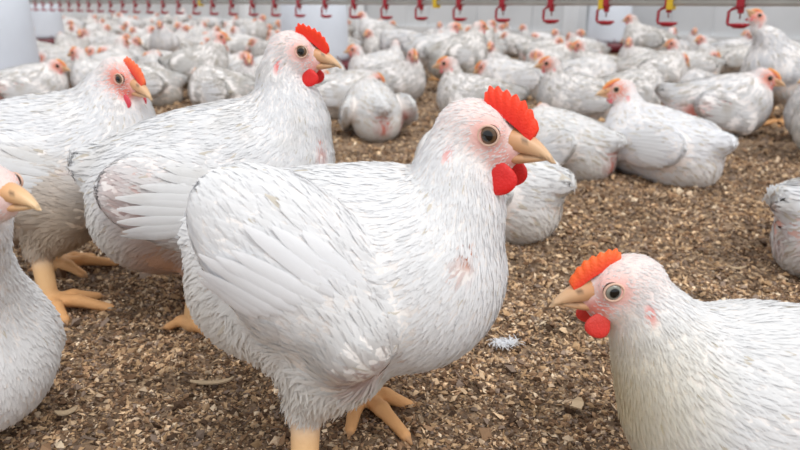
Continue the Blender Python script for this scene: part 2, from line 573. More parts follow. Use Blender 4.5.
def comb_mesh(pts_n=8, size=1.0, lean=0.0):
    rows = []
    N = 60; K = 6
    for side in (1, -1):
        pass
    V = []; F = []
    def P(u, v, sd):
        p0 = np.array([43.0, 0, 3]); p1 = np.array([26.0, 0, 19]); p2 = np.array([5.0, 0, 25])
        base = (1 - u) ** 2 * p0 + 2 * u * (1 - u) * p1 + u * u * p2
        out = np.array([0.42 - 0.95 * u, 0, 0.9]); out /= np.linalg.norm(out)
        env = math.sin(min(1, u * 1.3 + 0.42) * math.pi / 2) * (1 - max(0, (u - 0.72) / 0.28) ** 2 * 0.75)
        ph = (u * pts_n) % 1.0
        tooth = 1 - abs(ph - 0.5) * 2
        h = size * (18.0 + 4.0 * tooth ** 0.8 * min(1, u * 3 + 0.25)) * env
        th = (4.6 * (1 - v) ** 0.6 + 1.3 * (1 - v ** 3) + 0.25) * (0.75 + 0.25 * size)
        b = base + out * h * v
        return (b[0], sd * th + lean * v * v * 6, b[2])
    nv = K + 1
    for sd in (1, -1):
        for i in range(N + 1):
            for j in range(nv):
                V.append(P(i / N, j / K, sd))
    V = np.array(V); off = (N + 1) * nv
    for i in range(N):
        for j in range(K):
            a = i * nv + j
            F.append((a, a + nv, a + nv + 1, a + 1)); b = a + off
            F.append((b, b + 1, b + nv + 1, b + nv))
        a = i * nv + K; F.append((a, a + nv, a + nv + off, a + off))
    for j in range(K):
        F.append((j, j + 1, j + 1 + off, j + off)); a = N * nv + j
        F.append((a, a + off, a + 1 + off, a + 1))
    u = np.tile(np.repeat(np.arange(N + 1) / N, nv), 2); v = np.tile(np.tile(np.arange(nv) / K, N + 1), 2)
    c0 = np.array(srgb(226, 30, 18)); c1 = np.array(srgb(250, 66, 26))
    col = c0 * (1 - v[:, None]) + c1 * v[:, None]
    return V, np.array(F), col

def ball(c, r, n=14, m=18, fn=None):
    V = []
    for i in range(n + 1):
        th = math.pi * i / n
        for j in range(m):
            ph = 2 * math.pi * j / m
            V.append((math.sin(th) * math.cos(ph), math.sin(th) * math.sin(ph), math.cos(th)))
    V = np.array(V)
    F = [(i * m + j, (i + 1) * m + j, (i + 1) * m + (j + 1) % m, i * m + (j + 1) % m) for i in range(n) for j in range(m)]
    if fn is not None: V = fn(V)
    return V * np.array(r) + np.array(c), np.array(F)

def wattle_mesh(sd, size=1.0):
    def fn(V):
        z = V[:, 2]
        k = 0.72 + 0.38 * (1 - z) / 2 * 1.3
        W = V.copy(); W[:, 0] *= k; W[:, 1] *= 0.8 + 0.4 * (1 - z) / 2
        return W
    V, F = ball((0, 0, 0), (13.0 * size, 3.8 * size, 13.5 * size), 16, 22, fn)
    a = R(28)
    x = V[:, 0] * math.cos(a) - V[:, 2] * math.sin(a) * -1
    V2 = V.copy(); V2[:, 0] = V[:, 0] * math.cos(a) - V[:, 2] * math.sin(a); V2[:, 2] = V[:, 0] * math.sin(a) + V[:, 2] * math.cos(a)
    V2 = V2 + np.array([25, 0, -19 - 6.5 * size])
    V2[:, 1] += sd * np.clip(-(V2[:, 2] + 25), 0, 30) * 0.18
    t = np.clip((V2[:, 2] + 44) / 30, 0, 1)[:, None]
    col = np.array(srgb(232, 26, 26)) * (1 - t) + np.array(srgb(214, 44, 40)) * t
    return V2, F, col

def eye_mesh(sd, iris=(118, 92, 66)):
    V, F = ball((0, 0, 0), (8.2, 8.2, 8.2), 26, 32)
    V = V[:, [2, 0, 1]]     # poles along x
    V = V[:, [1, 0, 2]] * np.array([1, sd, 1])  # poles along y, outwards first
    d = V[:, 1] * sd / 8.2
    ang = np.degrees(np.arccos(np.clip(d, -1, 1)))
    col = np.tile(np.array(srgb(60, 44, 36)), (len(V), 1))
    col[ang < 52] = srgb(*iris)
    col[ang < 47] = np.array(srgb(*iris)) * 0.7
    col[ang < 34] = srgb(10, 9, 9)
    V = V * np.array([1, 0.8, 1]) + np.array([15.5, sd * 19.6, 7])
    return V, F, col

def lid_mesh(sd):
    rings = []
    for i in range(28):
        a = 2 * math.pi * i / 28
        r = []
        for j in range(8):
            b = 2 * math.pi * j / 8
            rr = 7.8 + 1.0 * math.cos(b)
            r.append((rr * math.cos(a) * 1.03, 1.1 * math.sin(b), rr * math.sin(a) * 0.95))
        rings.append(np.array(r))
    rings.append(rings[0])
    V, F = loft(rings)
    V = V + np.array([15.5, sd * 23.6, 7])
    col = np.tile(np.array(srgb(224, 188, 168)), (len(V), 1))
    return V, F, col

def build_bird(name, sp, cell=0.003, dens=1.0, size=1.0, detail='hero', lengths=1.0):
    prims, Hf, hp, hs = bird_prims(sp)
    V, F = surface_net(prims, cell)
    W = regw(prims, V, 0.004)
    ucol = np.array([REG[p.reg][6] for p in prims])
    col = W @ ucol
    # head colouring: pink round the eye, red ear lobe
    q = (V - hp) @ Hf / hs
    face = sp.get('facecol', srgb(236, 174, 164)); red = srgb(222, 84, 80)
    for sd in (1, -1):
        d = np.linalg.norm(q - np.array([15, sd * 24, 7]), axis=1)
        w = (np.clip(1.6 - d / sp.get('pf', 13), 0, 1) * 0.9)[:, None]; col = col * (1 - w) + np.array(face) * w
        d = np.linalg.norm((q - np.array([-13, sd * 24, -14])) * np.array([1.5, 0.8, 0.75]), axis=1)
        w = (np.clip(1.5 - d / 7, 0, 1) * 0.85)[:, None]; col = col * (1 - w) + np.array(red) * w
        d = np.linalg.norm((q - np.array([26, sd * 13, -12])) * np.array([0.9, 0.8, 1]), axis=1)
        w = (np.clip(1.6 - d / 9, 0, 1) * sp.get('redface', 0.55))[:, None]; col = col * (1 - w) + np.array(srgb(226, 120, 104)) * w
    for (c, rad, kcol) in sp.get('patches', ()):
        dd = np.linalg.norm(V - np.array(c), axis=1)
        w = np.clip(1.8 - dd / rad, 0, 1)[:, None]
        col = col * (1 - w) + np.array(kcol) * w
    for (c, rad, kcol, amt) in sp.get('stains', ()):
        dd = np.linalg.norm(V - np.array(c), axis=1)
        w = (np.clip(1.3 - dd / rad, 0, 1) * amt)[:, None]
        lw = W[:, np.isin([p.reg for p in prims], ['leg', 'toe'])].sum(1)[:, None] if any(p.reg == 'leg' for p in prims) else 0
        w = w * (1 - lw)
        col = col * (1 - w) + np.array(kcol) * w
    # claws
    for p in prims:
        if p.reg == 'toe' and p.r[1] < 0.0025:
            dd = p.d(V); w = np.clip(1 - dd / 0.001, 0, 1)[:, None] * 0.6
            col = col * (1 - w) + np.array(srgb(150, 120, 96)) * w
    me = mesh_np(name + '_body', V, [F], col, True, [M_BODY])
    root = link(name, me)
    # plumage; the ear lobe, the eye rim and the corner of the beak stay bare
    vs, nn_, cc = feathers(prims, V, F, sp, dens, size)
    b = vs.reshape(-1, 8, 3)[:, 0]
    qb = (b - hp) @ Hf / hs
    kill = np.zeros(len(b), bool)
    for sd in (1, -1):
        kill |= np.linalg.norm(qb - np.array([15, sd * 24, 7]), axis=1) < 11.5
        kill |= (np.linalg.norm((qb - np.array([-13, sd * 24, -14])) * np.array([1.5, 0.8, 0.75]), axis=1) < 6) 
    kill |= (qb[:, 0] > 31) & (np.abs(qb[:, 2]) < 25) & (np.abs(qb[:, 1]) < 20)
    keep = ~kill
    m = keep.sum()
    vs = vs.reshape(-1, 8, 3)[keep].reshape(-1, 3); cc = cc.reshape(-1, 8, 3)[keep].reshape(-1, 3); nn_ = nn_.reshape(-1, 8, 3)[keep].reshape(-1, 3)
    base = (np.arange(m) * 8)[:, None]
    fs = np.concatenate([base + np.array([[j * 2, j * 2 + 1, j * 2 + 3, j * 2 + 2]]) for j in range(3)])
    print(name, 'feathers', m, 'body', len(V))
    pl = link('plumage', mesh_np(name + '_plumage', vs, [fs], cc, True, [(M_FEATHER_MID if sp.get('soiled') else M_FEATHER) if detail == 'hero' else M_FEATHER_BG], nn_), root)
    pl['kind'] = 'stuff'
    for sd in (1, -1):
        if any(w[0] == sd for w in sp.get('wings', ((1, 0, 0), (-1, 0, 0)))):
            ff = flight_feathers(prims, sp, sd, 9 if detail == 'hero' else 7)
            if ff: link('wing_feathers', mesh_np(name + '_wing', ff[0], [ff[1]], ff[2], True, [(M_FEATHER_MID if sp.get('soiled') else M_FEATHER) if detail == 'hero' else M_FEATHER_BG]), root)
    def surf_y(x, z, sd):
        ys_ = np.linspace(5, 45, 81)
        pts_ = hp + (np.stack([np.full(81, x), sd * ys_, np.full(81, z)], 1) * hs) @ Hf.T
        return ys_[np.argmax(sdf(prims, pts_) > 0)]
    def put(nm, vfc, mat, label=None, dy=0):
        v = (hp + ((vfc[0] + np.array([0, dy, 0])) * hs) @ Hf.T)
        o = link(nm, mesh_np(name + '_' + nm, v, [vfc[1]], vfc[2], True, [mat]), root)
        if label: o['label'] = label
        return o
    cs = sp.get('comb', 1.0)
    bcol = sp.get('beakcol')
    bm = beak_mesh()
    if bcol is not None: bm = (bm[0], bm[1], bm[2] * np.array(bcol))
    put('beak', bm, M_BEAK, 'horn coloured beak')
    if cs > 0:
        cm = comb_mesh(sp.get('teeth', 8), cs, sp.get('lean', 0))
        put('comb', (cm[0], cm[1], cm[2] * np.array(sp.get('combcol', (1, 1, 1)))), M_COMB, 'red serrated comb')
    ws = sp.get('wattle', 1.0)
    if ws > 0:
        for sd in (1, -1):
            wm = wattle_mesh(sd, ws)
            put('wattle', (wm[0], wm[1], wm[2] * np.array(sp.get('combcol', (1, 1, 1)))), M_COMB, 'red wattle', sd * max(8.5, surf_y(25, -14, sd) - 1.0))
    for sd in (1, -1):
        ys_ = surf_y(15.5, 7, sd)
        e = put('eye', eye_mesh(sd, sp.get('iris', (118, 92, 66))), M_EYE, 'dark glossy eye', sd * (ys_ - 4.6 - 19.6))
        if detail == 'hero':
            lid = put('eyelid', lid_mesh(sd), M_BODY, None, sd * (ys_ - 0.6 - 23.6)); lid.parent = e
    return root

def place(o, x, y, yaw, s=1.0, z=0.0):
    o.location = (x, y, z); o.rotation_euler = (0, 0, R(yaw)); o.scale = (s, s, s)
    return o

# ------------------------------------------------------------------ the house: floor, wall, pillars
def vnoise(X, Y, scale, seed):
    g = np.random.default_rng(seed).random((256, 256))
    x = X / scale; y = Y / scale
    xi = np.floor(x).astype(int); yi = np.floor(y).astype(int)
    u = x - xi; v = y - yi; u = u * u * (3 - 2 * u); v = v * v * (3 - 2 * v)
    G = lambda a, b: g[a % 256, b % 256]
    return (G(xi, yi) * (1 - u) + G(xi + 1, yi) * u) * (1 - v) + (G(xi, yi + 1) * (1 - u) + G(xi + 1, yi + 1) * u) * v

def floor_h(X, Y):
    return ((vnoise(X + 50, Y + 50, 0.11, 1) - 0.5) * 0.014 + (vnoise(X + 50, Y + 50, 0.035, 2) - 0.5) * 0.013
            + (vnoise(X + 50, Y + 50, 0.014, 3) - 0.5) * 0.005)

def floor_material():
    M = Mat('litter_bed')
    tc = M.new('ShaderNodeTexCoord')
    vo = M.new('ShaderNodeTexVoronoi'); vo.inputs['Scale'].default_value = 150
    M.link(tc.outputs['Object'], vo.inputs['Vector'])
    rp = M.new('ShaderNodeValToRGB')
    el = rp.color_ramp.elements
    el[0].position = 0; el[0].color = (*srgb(92, 74, 58), 1)
    el[1].position = 1; el[1].color = (*srgb(176, 150, 120), 1)
    e = el.new(0.45); e.color = (*srgb(128, 104, 82), 1)
    e = el.new(0.75); e.color = (*srgb(146, 122, 98), 1)
    sp = M.new('ShaderNodeSeparateColor')
    M.link(vo.outputs['Color'], sp.inputs[0]); M.link(sp.outputs[0], rp.inputs[0])
    nz = M.new('ShaderNodeTexNoise'); nz.inputs['Scale'].default_value = 9; nz.inputs['Detail'].default_value = 5
    M.link(tc.outputs['Object'], nz.inputs['Vector'])
    mr = M.new('ShaderNodeMapRange'); mr.inputs[1].default_value = 0.3; mr.inputs[2].default_value = 0.7
    mr.inputs[3].default_value = 0.7; mr.inputs[4].default_value = 1.15
    M.link(nz.outputs[0], mr.inputs[0])
    mx = M.new('ShaderNodeVectorMath', operation='SCALE')
    M.link(rp.outputs[0], mx.inputs[0]); M.link(mr.outputs[0], mx.inputs['Scale'])
    M.link(mx.outputs[0], M.b.inputs['Base Color'])
    M.b.inputs['Roughness'].default_value = 0.9
    bp = M.new('ShaderNodeBump'); bp.inputs['Strength'].default_value = 0.7; bp.inputs['Distance'].default_value = 0.004
    M.link(vo.outputs['Distance'], bp.inputs['Height']); M.link(bp.outputs[0], M.b.inputs['Normal'])
    return M.m

xs = np.concatenate([np.linspace(-26, -2.2, 60), np.arange(-2.15, 2.2, 0.012), np.linspace(2.25, 9, 30)])
ys = np.concatenate([np.linspace(-2, 0.25, 12), np.arange(0.27, 3.4, 0.012), np.linspace(3.45, 30, 120)])
GX, GY = np.meshgrid(xs, ys, indexing='ij')
fine = (np.abs(GX) < 2.2) & (GY > 0.25) & (GY < 3.45)
GZ = np.where(fine, floor_h(GX, GY), 0)
nx, ny = GX.shape
ii = (np.arange(nx - 1)[:, None] * ny + np.arange(ny - 1)[None, :]).ravel()
fl = link('floor', mesh_np('floor', np.stack([GX, GY, GZ], -1).reshape(-1, 3), [np.stack([ii, ii + ny, ii + ny + 1, ii + 1], 1)], None, True, [floor_material()]))
tag(fl, 'brown litter floor of wood shavings', 'floor', kind='structure')

# shavings and crumbs lying over it
M_CHIP = attr_mat('shaving', 0.85, spec=0.15)
PAL = np.array([srgb(*c) for c in ((112, 90, 72), (150, 124, 100), (188, 162, 132), (214, 190, 160), (84, 68, 56), (136, 122, 112), (168, 142, 112), (198, 180, 158), (120, 104, 92), (232, 216, 192))])
PALP = np.array([0.15, 0.16, 0.13, 0.07, 0.13, 0.12, 0.11, 0.07, 0.07, 0.025])
def chips(n, y0, y1, size, seed):
    g = np.random.default_rng(seed)
    y = y0 + (y1 - y0) * np.sqrt(g.random(n) * (1 - (y0 / y1) ** 2) + (y0 / y1) ** 2) if False else (y0 ** 2 + (y1 ** 2 - y0 ** 2) * g.random(n)) ** 0.5
    x = (g.random(n) * 2 - 1) * (0.66 * y + 0.1)
    z = floor_h(x, y) * (np.abs(x) < 2.2) * (y < 3.4)
    ln = size * np.exp(g.normal(0, 0.42, n))
    wd = ln * (0.12 + 0.42 * g.random(n) ** 1.4); th = ln * (0.08 + 0.22 * g.random(n))
    lump = g.random(n) < 0.38
    wd[lump] = ln[lump] * 0.65; ln[lump] *= 0.8; th[lump] = ln[lump] * 0.55
    yaw = g.random(n) * 6.283; pit = g.normal(0, 0.38, n); rol = g.normal(0, 0.5, n)
    cx, sx = np.cos(yaw), np.sin(yaw); cp, sp_ = np.cos(pit), np.sin(pit)
    ax = np.stack([cx * cp, sx * cp, sp_], 1)
    u0 = np.stack([-sx, cx, np.zeros(n)], 1); w0 = np.cross(ax, u0)
    u = u0 * np.cos(rol)[:, None] + w0 * np.sin(rol)[:, None]; w = np.cross(ax, u)
    c = np.stack([x, y, z + th * 0.35 + np.abs(sp_) * ln * 0.22], 1)
    j = lambda: (0.7 + 0.6 * g.random(n))[:, None]
    a_ = ax * (ln / 2)[:, None]; u_ = u * (wd / 2)[:, None]; w_ = w * (th / 2)[:, None]
    V = np.stack([c - a_ * j(), c + a_ * j(), c - u_ * j() + a_ * (g.random(n) - .5)[:, None], c + u_ * j() + a_ * (g.random(n) - .5)[:, None], c - w_ * j(), c + w_ * j()], 1)
    T = np.array([(0, 2, 5), (2, 1, 5), (1, 3, 5), (3, 0, 5), (2, 0, 4), (1, 2, 4), (3, 1, 4), (0, 3, 4)])
    b = (np.arange(n) * 6)[:, None, None]
    Fc = (b + T[None]).reshape(-1, 3)
    clump = vnoise(x + 50, y + 50, 0.05, 8) * 0.6 + vnoise(x + 50, y + 50, 0.018, 9) * 0.4
    col = PAL[g.choice(len(PAL), n, p=PALP / PALP.sum())] * ((0.72 + 0.4 * g.random(n)) * (0.62 + 0.72 * clump))[:, None] * np.array([1.24, 1.17, 1.10])
    return V.reshape(-1, 3), Fc, np.repeat(col, 6, 0)
cv = []; cf = []; cc_ = []; k = 0
for (n, y0, y1, sz, sd) in ((90000, 0.36, 1.0, 0.0056, 11), (80000, 1.0, 2.0, 0.0080, 12), (34000, 2.0, 4.2, 0.015, 13)):
    v, f, c = chips(n, y0, y1, sz, sd)
    cv.append(v); cf.append(f + k); cc_.append(c); k += len(v)
lit = link('wood_shavings', mesh_np('wood_shavings', np.concatenate(cv), [np.concatenate(cf)], np.concatenate(cc_), False, [M_CHIP]))
tag(lit, 'loose brown wood shavings and crumbs strewn all over the floor', 'litter', kind='stuff')

def box_vf(x0, x1, y0, y1, z0, z1):
    V = [(x, y, z) for x in (x0, x1) for y in (y0, y1) for z in (z0, z1)]
    F = [(0, 1, 3, 2), (4, 6, 7, 5), (0, 4, 5, 1), (2, 3, 7, 6), (0, 2, 6, 4), (1, 5, 7, 3)]
    return V, F
class MB:
    def __init__(s): s.V = []; s.F = []
    def add(s, V, F):
        k = len(s.V); s.V += [tuple(v) for v in V]; s.F += [tuple(i + k for i in f) for f in F]; return s
    def box(s, *a): return s.add(*box_vf(*a))
    def lathe(s, prof, n=40, c=(0, 0, 0)):
        V = [(c[0] + r * math.cos(6.28318 * j / n), c[1] + r * math.sin(6.28318 * j / n), c[2] + z) for r, z in prof for j in range(n)]
        F = [(i * n + j, i * n + (j + 1) % n, (i + 1) * n + (j + 1) % n, (i + 1) * n + j) for i in range(len(prof) - 1) for j in range(n)]
        return s.add(V, F)
    def tube(s, pts, r, n=10):
        pts = [Vector(p) for p in pts]; V = []; m = len(pts)
        for i, p in enumerate(pts):
            d = (pts[min(i + 1, m - 1)] - pts[max(i - 1, 0)]).normalized()
            up = Vector((0, 0, 1)) if abs(d.z) < 0.9 else Vector((0, 1, 0))
            a = d.cross(up).normalized(); b = d.cross(a)
            rr = r[i] if isinstance(r, (list, tuple)) else r
            V += [p + (a * math.cos(6.28318 * j / n) + b * math.sin(6.28318 * j / n)) * rr for j in range(n)]
        F = [(i * n + j, i * n + (j + 1) % n, (i + 1) * n + (j + 1) % n, (i + 1) * n + j) for i in range(m - 1) for j in range(n)]
        F += [tuple(range(n)), tuple((m - 1) * n + j for j in range(n))]
        return s.add(V, F)
    def build(s, name, mat, parent=None, smooth=False, bevel=0):
        me = bpy.data.meshes.new(name); me.from_pydata(s.V, [], s.F); me.update()
        for p in me.polygons: p.use_smooth = smooth
        me.materials.append(mat)
        o = link(name, me, parent)
        if bevel:
            b = o.modifiers.new('bevel', 'BEVEL'); b.width = bevel; b.segments = 2; b.limit_method = 'ANGLE'
        return o

# the long side wall runs beside the drinker line; u goes along it (away, to the left), n across it
ANG = R(43.4)
U = Vector((-math.sin(ANG), math.cos(ANG), 0)); N = Vector((math.cos(ANG), math.sin(ANG), 0))
def orient(o, n, u, z=0):
    """stand o where it is n metres across and u metres along; its x axis runs along the line"""
    p = N * n + U * u
    o.location = (p.x, p.y, z); o.rotation_euler = (0, 0, ANG + math.pi / 2)
    return o
WALL_N = 6.1
M_WALL = simple_mat('painted_block', srgb(226, 227, 228), 0.7, noise=0.12, scale=3.0, bump=0.2)
M_CURT = simple_mat('curtain_sheet', srgb(218, 220, 222), 0.6, noise=0.10, scale=2.0)
M_WHITE = simple_mat('white_paint', srgb(236, 238, 240), 0.5, noise=0.05, scale=6)
w = MB().box(-6, 34, -0.06, 0.06, 0, 0.15).build('wall_right', M_WALL)
orient(w, WALL_N + 0.06, 0); tag(w, 'pale grey low side wall behind the birds', 'wall', kind='structure')
w2 = MB()
for i in range(54):      # sheets hung side by side above the low wall, each with a narrow fold at its edge
    u0 = -6 + i * 0.75
    w2.box(u0, u0 + 0.735, -0.02, 0.03, 0.15, 2.3); w2.box(u0 + 0.735, u0 + 0.75, -0.035, 0.02, 0.15, 2.3)
    w2.box(u0 + 0.36, u0 + 0.366, 0.028, 0.036, 0.15, 2.3)
w2 = w2.build('wall_curtain', M_CURT); orient(w2, WALL_N + 0.06, 0); tag(w2, 'grey ribbed curtain sheet above the low side wall', 'wall', kind='structure')
kb = MB().box(-6, 34, -0.09, 0.0, 0, 0.06).build('baseboard_right', M_WHITE); orient(kb, WALL_N, 0)
tag(kb, 'white kerb along the foot of the side wall', 'baseboard', kind='structure')
PIL = []
def pillar(px, halfw=0.06):
    # walk along the wall until it shows in column px
    t = (px - 400) / FPX
    best = min((abs(((N * (WALL_N - 0.1) + U * (a * 0.01)).x) - xat(400 + t * FPX, (N * (WALL_N - 0.1) + U * (a * 0.01)).y, 0.35)), a * 0.01) for a in range(-400, 3000))
    return best[1]
for i, px in enumerate((574, 355, 245)):
    pp = MB().box(-0.085, 0.085, -0.07, 0.07, 0, 2.5).build('trim_%d' % (i + 1), M_WHITE, bevel=0.008)
    orient(pp, WALL_N - 0.08, pillar(px)); tag(pp, 'white post of the side wall', 'post', kind='structure')

# ------------------------------------------------------------------ drinker line
M_PIPE = simple_mat('grey_pipe', srgb(188, 186, 180), 0.45, noise=0.15, scale=12)
M_RAIL = simple_mat('galvanised_rail', srgb(150, 152, 150), 0.5, noise=0.2, scale=10)
M_RED = simple_mat('red_plastic', srgb(168, 22, 40), 0.35, noise=0.1, scale=30, spec=0.5)
M_YEL = simple_mat('yellow_plastic', srgb(222, 186, 40), 0.4)
M_STEEL = simple_mat('steel', srgb(170, 170, 172), 0.3, metallic=0.9)
M_DKRED = simple_mat('dark_red_plastic', srgb(104, 26, 38), 0.4, noise=0.2, scale=20)
M_HOPPER = simple_mat('hopper_plastic', srgb(216, 222, 232), 0.35, noise=0.06, scale=5, spec=0.5)
LINE_N = 1.985
U0 = 1.93 / 0.727 - (LINE_N * 0.687) / 0.727   # where the first drinker of the right half stands
U0 = (1.93 - LINE_N * N.y) / U.y
root = bpy.data.objects.new('drinker_pipe', None); C.objects.link(root)
orient(root, LINE_N, 0)
MB().tube([(-1.2, 0, 0.420), (14, 0, 0.420)], 0.0095, 12).build('pipe', M_PIPE, root, True)
MB().box(-1.2, 14, -0.011, 0.011, 0.432, 0.462).build('rail', M_RAIL, root)
for a in range(6):
    MB().tube([(-0.6 + a * 2.4, 0, 0.46), (-0.6 + a * 2.4, 0, 2.3)], 0.0025, 6).build('hanger_cord', M_RAIL, root)
tag(root, 'grey drinker pipe under a metal rail, running across above the flock', 'water pipe')

def drinker():
    d = bpy.data.objects.new('nipple_drinker', None); C.objects.link(d)
    MB().box(-0.010, 0.010, -0.013, 0.013, 0.408, 0.434).lathe([(0.001, 0.392), (0.008, 0.392), (0.009, 0.410), (0.001, 0.410)], 14).build('saddle', M_RED, d, bevel=0.002)
    MB().tube([(0, 0, 0.394), (0, 0, 0.378)], 0.0022, 8).build('pin', M_STEEL, d, True)
    MB().tube([(0.006, 0, 0.408), (0.021, 0, 0.404), (0.031, 0, 0.396), (0.031, 0, 0.368), (0.026, 0, 0.360)], [0.0044] * 5, 8).build('cup_arm', M_RED, d, True)
    MB().lathe([(0.001, 0.3535), (0.013, 0.3535), (0.026, 0.361), (0.0265, 0.3665), (0.023, 0.3665), (0.012, 0.357), (0.001, 0.357)], 24).build('drip_cup', M_RED, d, True)
    return d
first = None
OUTU = U0
n_dr = 0
for i in range(-2, 50):
    u = U0 + i * 0.2
    x, y = (N * LINE_N + U * u).x, (N * LINE_N + U * u).y
    px = 400 + x / (y * math.cos(PITCH) + 0.01) * FPX
    if px > 830 or px < -10: continue
    if first is None: first = drinker(); d = first
    else: d = copy_tree(first)
    orient(d, LINE_N, u); d.rotation_euler[2] += 0.0
    col = int(round(px))
    lab = ('red nipple drinker next to the raised beak of the stretching hen at right' if abs(col - 742) < 20 else
           'red nipple drinker on the pipe, one of the near ones right of the middle' if col > 360 else
           'small red nipple drinker on the far left stretch of the pipe')
    grp = {'a': None, 'r': 'near red drinkers on the pipe', 'o': None, 's': 'far red drinkers on the pipe'}
    tag(d, lab, 'drinker')
    if abs(col - 742) >= 20: d['group'] = 'near red drinkers on the pipe' if col > 360 else 'far red drinkers on the pipe'
    n_dr += 1
for i, (u, lab) in enumerate(((U0 + 0.2 * 2 - 0.02, 'yellow clip on the drinker pipe above the white feeder at right'), (U0 + 0.2 * 1 - 0.04, 'yellow clip on the drinker pipe, rightmost one'), (U0 + 0.2 * 5.6, 'yellow clip on the drinker pipe near the middle'), (U0 + 0.2 * 14.7, 'yellow clip on the far left stretch of pipe'))):
    y_ = MB().box(-0.009, 0.009, -0.0135, 0.0135, 0.400, 0.433).build('pipe_clip', M_YEL, bevel=0.002)
    orient(y_, LINE_N, u + 0.035 if i < 2 else u); tag(y_, lab, 'clip')

# ------------------------------------------------------------------ hanging feeders
def feeder(px, py, rad, label, top=1.0, tap=0.9, redpan=1.28):
    x, y = ground(px, py + 8)
    f = bpy.data.objects.new('poultry_feeder', None); C.objects.link(f); f.location = (x, y, -0.040)
    MB().lathe([(rad * 0.97, 0.13), (rad, 0.135), (rad, 0.16), (rad * 0.99, 0.30), (rad * tap, top), (rad * tap - 0.008, top), (rad * 0.96, 0.30), (rad * 0.96, 0.13)], 56).build('hopper', M_HOPPER, f, True)
    MB().lathe([(0.01, 0.045), (rad * redpan * 0.9, 0.045), (rad * redpan, 0.07), (rad * redpan * 1.01, 0.125), (rad * redpan * 0.97, 0.125), (rad * redpan * 0.94, 0.075), (0.02, 0.065)], 56).build('pan', M_DKRED, f, True)
    MB().lathe([(rad * 0.6, 0.06), (rad * 0.5, 0.16), (rad * 0.48, 0.16), (rad * 0.55, 0.06)], 30).build('inner_cone', M_DKRED, f, True)
    for k in range(8):
        a = 2 * math.pi * k / 8
        MB().tube([(rad * redpan * 0.98 * math.cos(a), rad * redpan * 0.98 * math.sin(a), 0.12), (rad * 1.0 * math.cos(a), rad * 1.0 * math.sin(a), 0.155)], 0.004, 6).build('grill_bar', M_DKRED, f, True)
    MB().tube([(0, 0, top), (0, 0, 2.4)], 0.003, 6).build('hanger_cord', M_RAIL, f)
    MB().tube([(-rad * tap, 0, top - 0.02), (0, 0, top + 0.03), (rad * tap, 0, top - 0.02)], 0.004, 6).build('handle', M_STEEL, f)
    tag(f, label, 'feeder')
    return f
feeder(316, 66, 0.205, 'big white feeder with dark red pan behind the head of the left standing hen')
feeder(607, 44, 0.185, 'white hopper feeder with dark red pan far back, right of the white wall post', redpan=1.12)
feeder(46, 39, 0.185, 'white feeder with dark red pan at upper left, right of the bigger one', redpan=1.25)
feeder(-16, 88, 0.26, 'large white feeder cut off by the left edge at the upper left corner')

# ------------------------------------------------------------------ the hens in front
PINK = srgb(214, 140, 128); RAW = srgb(200, 104, 92)
# main hen
spA = dict(zb=0.193, pitch=1, nkb=-15, nkk=0.012, s=0.94, dirt=0.008, fl=1.0, iris=(112, 84, 58), head=(0.124, 0.010, 0.311), hyaw=-12, hpitch=-3, hs=1.08, comb=1.0, wattle=1.0, nbase=(0.100, 0, 0.018),
           width=1.02, flat=0.94, tail=-0.01, neckr=1.15, nup=(0.020, 0, 0.05),
           tl=-0.01, bl=0.138, wings=((-1, 1.7, 0.7, 0.018, 0.012, 1.0, 1.05, 1.8), (1, 0.3, 0, 0)),
           legs=[((-0.02, -0.055, 0.165), (0.01, -0.060, 0.120), (-0.010, -0.070, 0.078), (-0.006, -0.092, 0.0), 10),
                 ((0.02, 0.050, 0.165), (0.040, 0.052, 0.115), (0.010, 0.058, 0.078), (-0.004, 0.064, 0.0), -42)],
           patches=(((0.056, -0.085, 0.138), 0.017, srgb(188, 128, 112)), ((0.126, -0.050, 0.224), 0.008, srgb(196, 140, 120))),
           stains=(((-0.10, -0.07, 0.10), 0.10, srgb(226, 222, 214), 0.5), ((0.02, -0.06, 0.10), 0.10, srgb(222, 220, 214), 0.5)))
A = build_bird('main_hen', spA)
place(A, -0.056, 0.605, -15)
A.name = 'hen'
tag(A, 'big white hen standing in front, bright red comb and wattles, pale feathers, head turned right', 'hen', 'hens in the foreground')

spB = dict(zb=0.195, pitch=6, bl=0.142, tl=-0.01, head=(0.118, 0.0, 0.356), hyaw=-18, hpitch=-4, hs=1.0, comb=0.95, wattle=0.85, nbase=(0.105, 0, 0.040),
           wings=((-1, 0.4, 0.15), (1, 0.3, 0)), dirt=0.03, soiled=1, lean=-1,
           legs=[((-0.01, -0.055, 0.17), (0.02, -0.060, 0.125), (-0.015, -0.055, 0.085), (-0.032, -0.050, 0.0), -10),
                 ((0.00, 0.055, 0.17), (0.0, 0.06, 0.125), (-0.03, 0.060, 0.085), (-0.02, 0.062, 0.0), 10)],
           patches=(((-0.07, -0.100, 0.215), 0.016, srgb(196, 160, 156)), ((-0.055, -0.115, 0.18), 0.016, srgb(186, 134, 128)), ((-0.10, -0.10, 0.165), 0.010, srgb(180, 150, 140)), ((-0.05, -0.07, 0.115), 0.030, srgb(186, 132, 104)), ((0.150, -0.045, 0.245), 0.008, PINK)),
           stains=(((-0.06, -0.1, 0.18), 0.06, srgb(204, 186, 180), 0.6), ((-0.05, -0.06, 0.11), 0.07, srgb(206, 178, 156), 0.6)))
B = build_bird('rear_hen', spB, cell=0.0034, dens=0.8, size=1.1)
place(B, -0.252, 0.895, 8)
B.name = 'hen'
tag(B, 'white hen standing upright just behind and left of the biggest hen, red comb', 'hen', 'hens in the foreground')

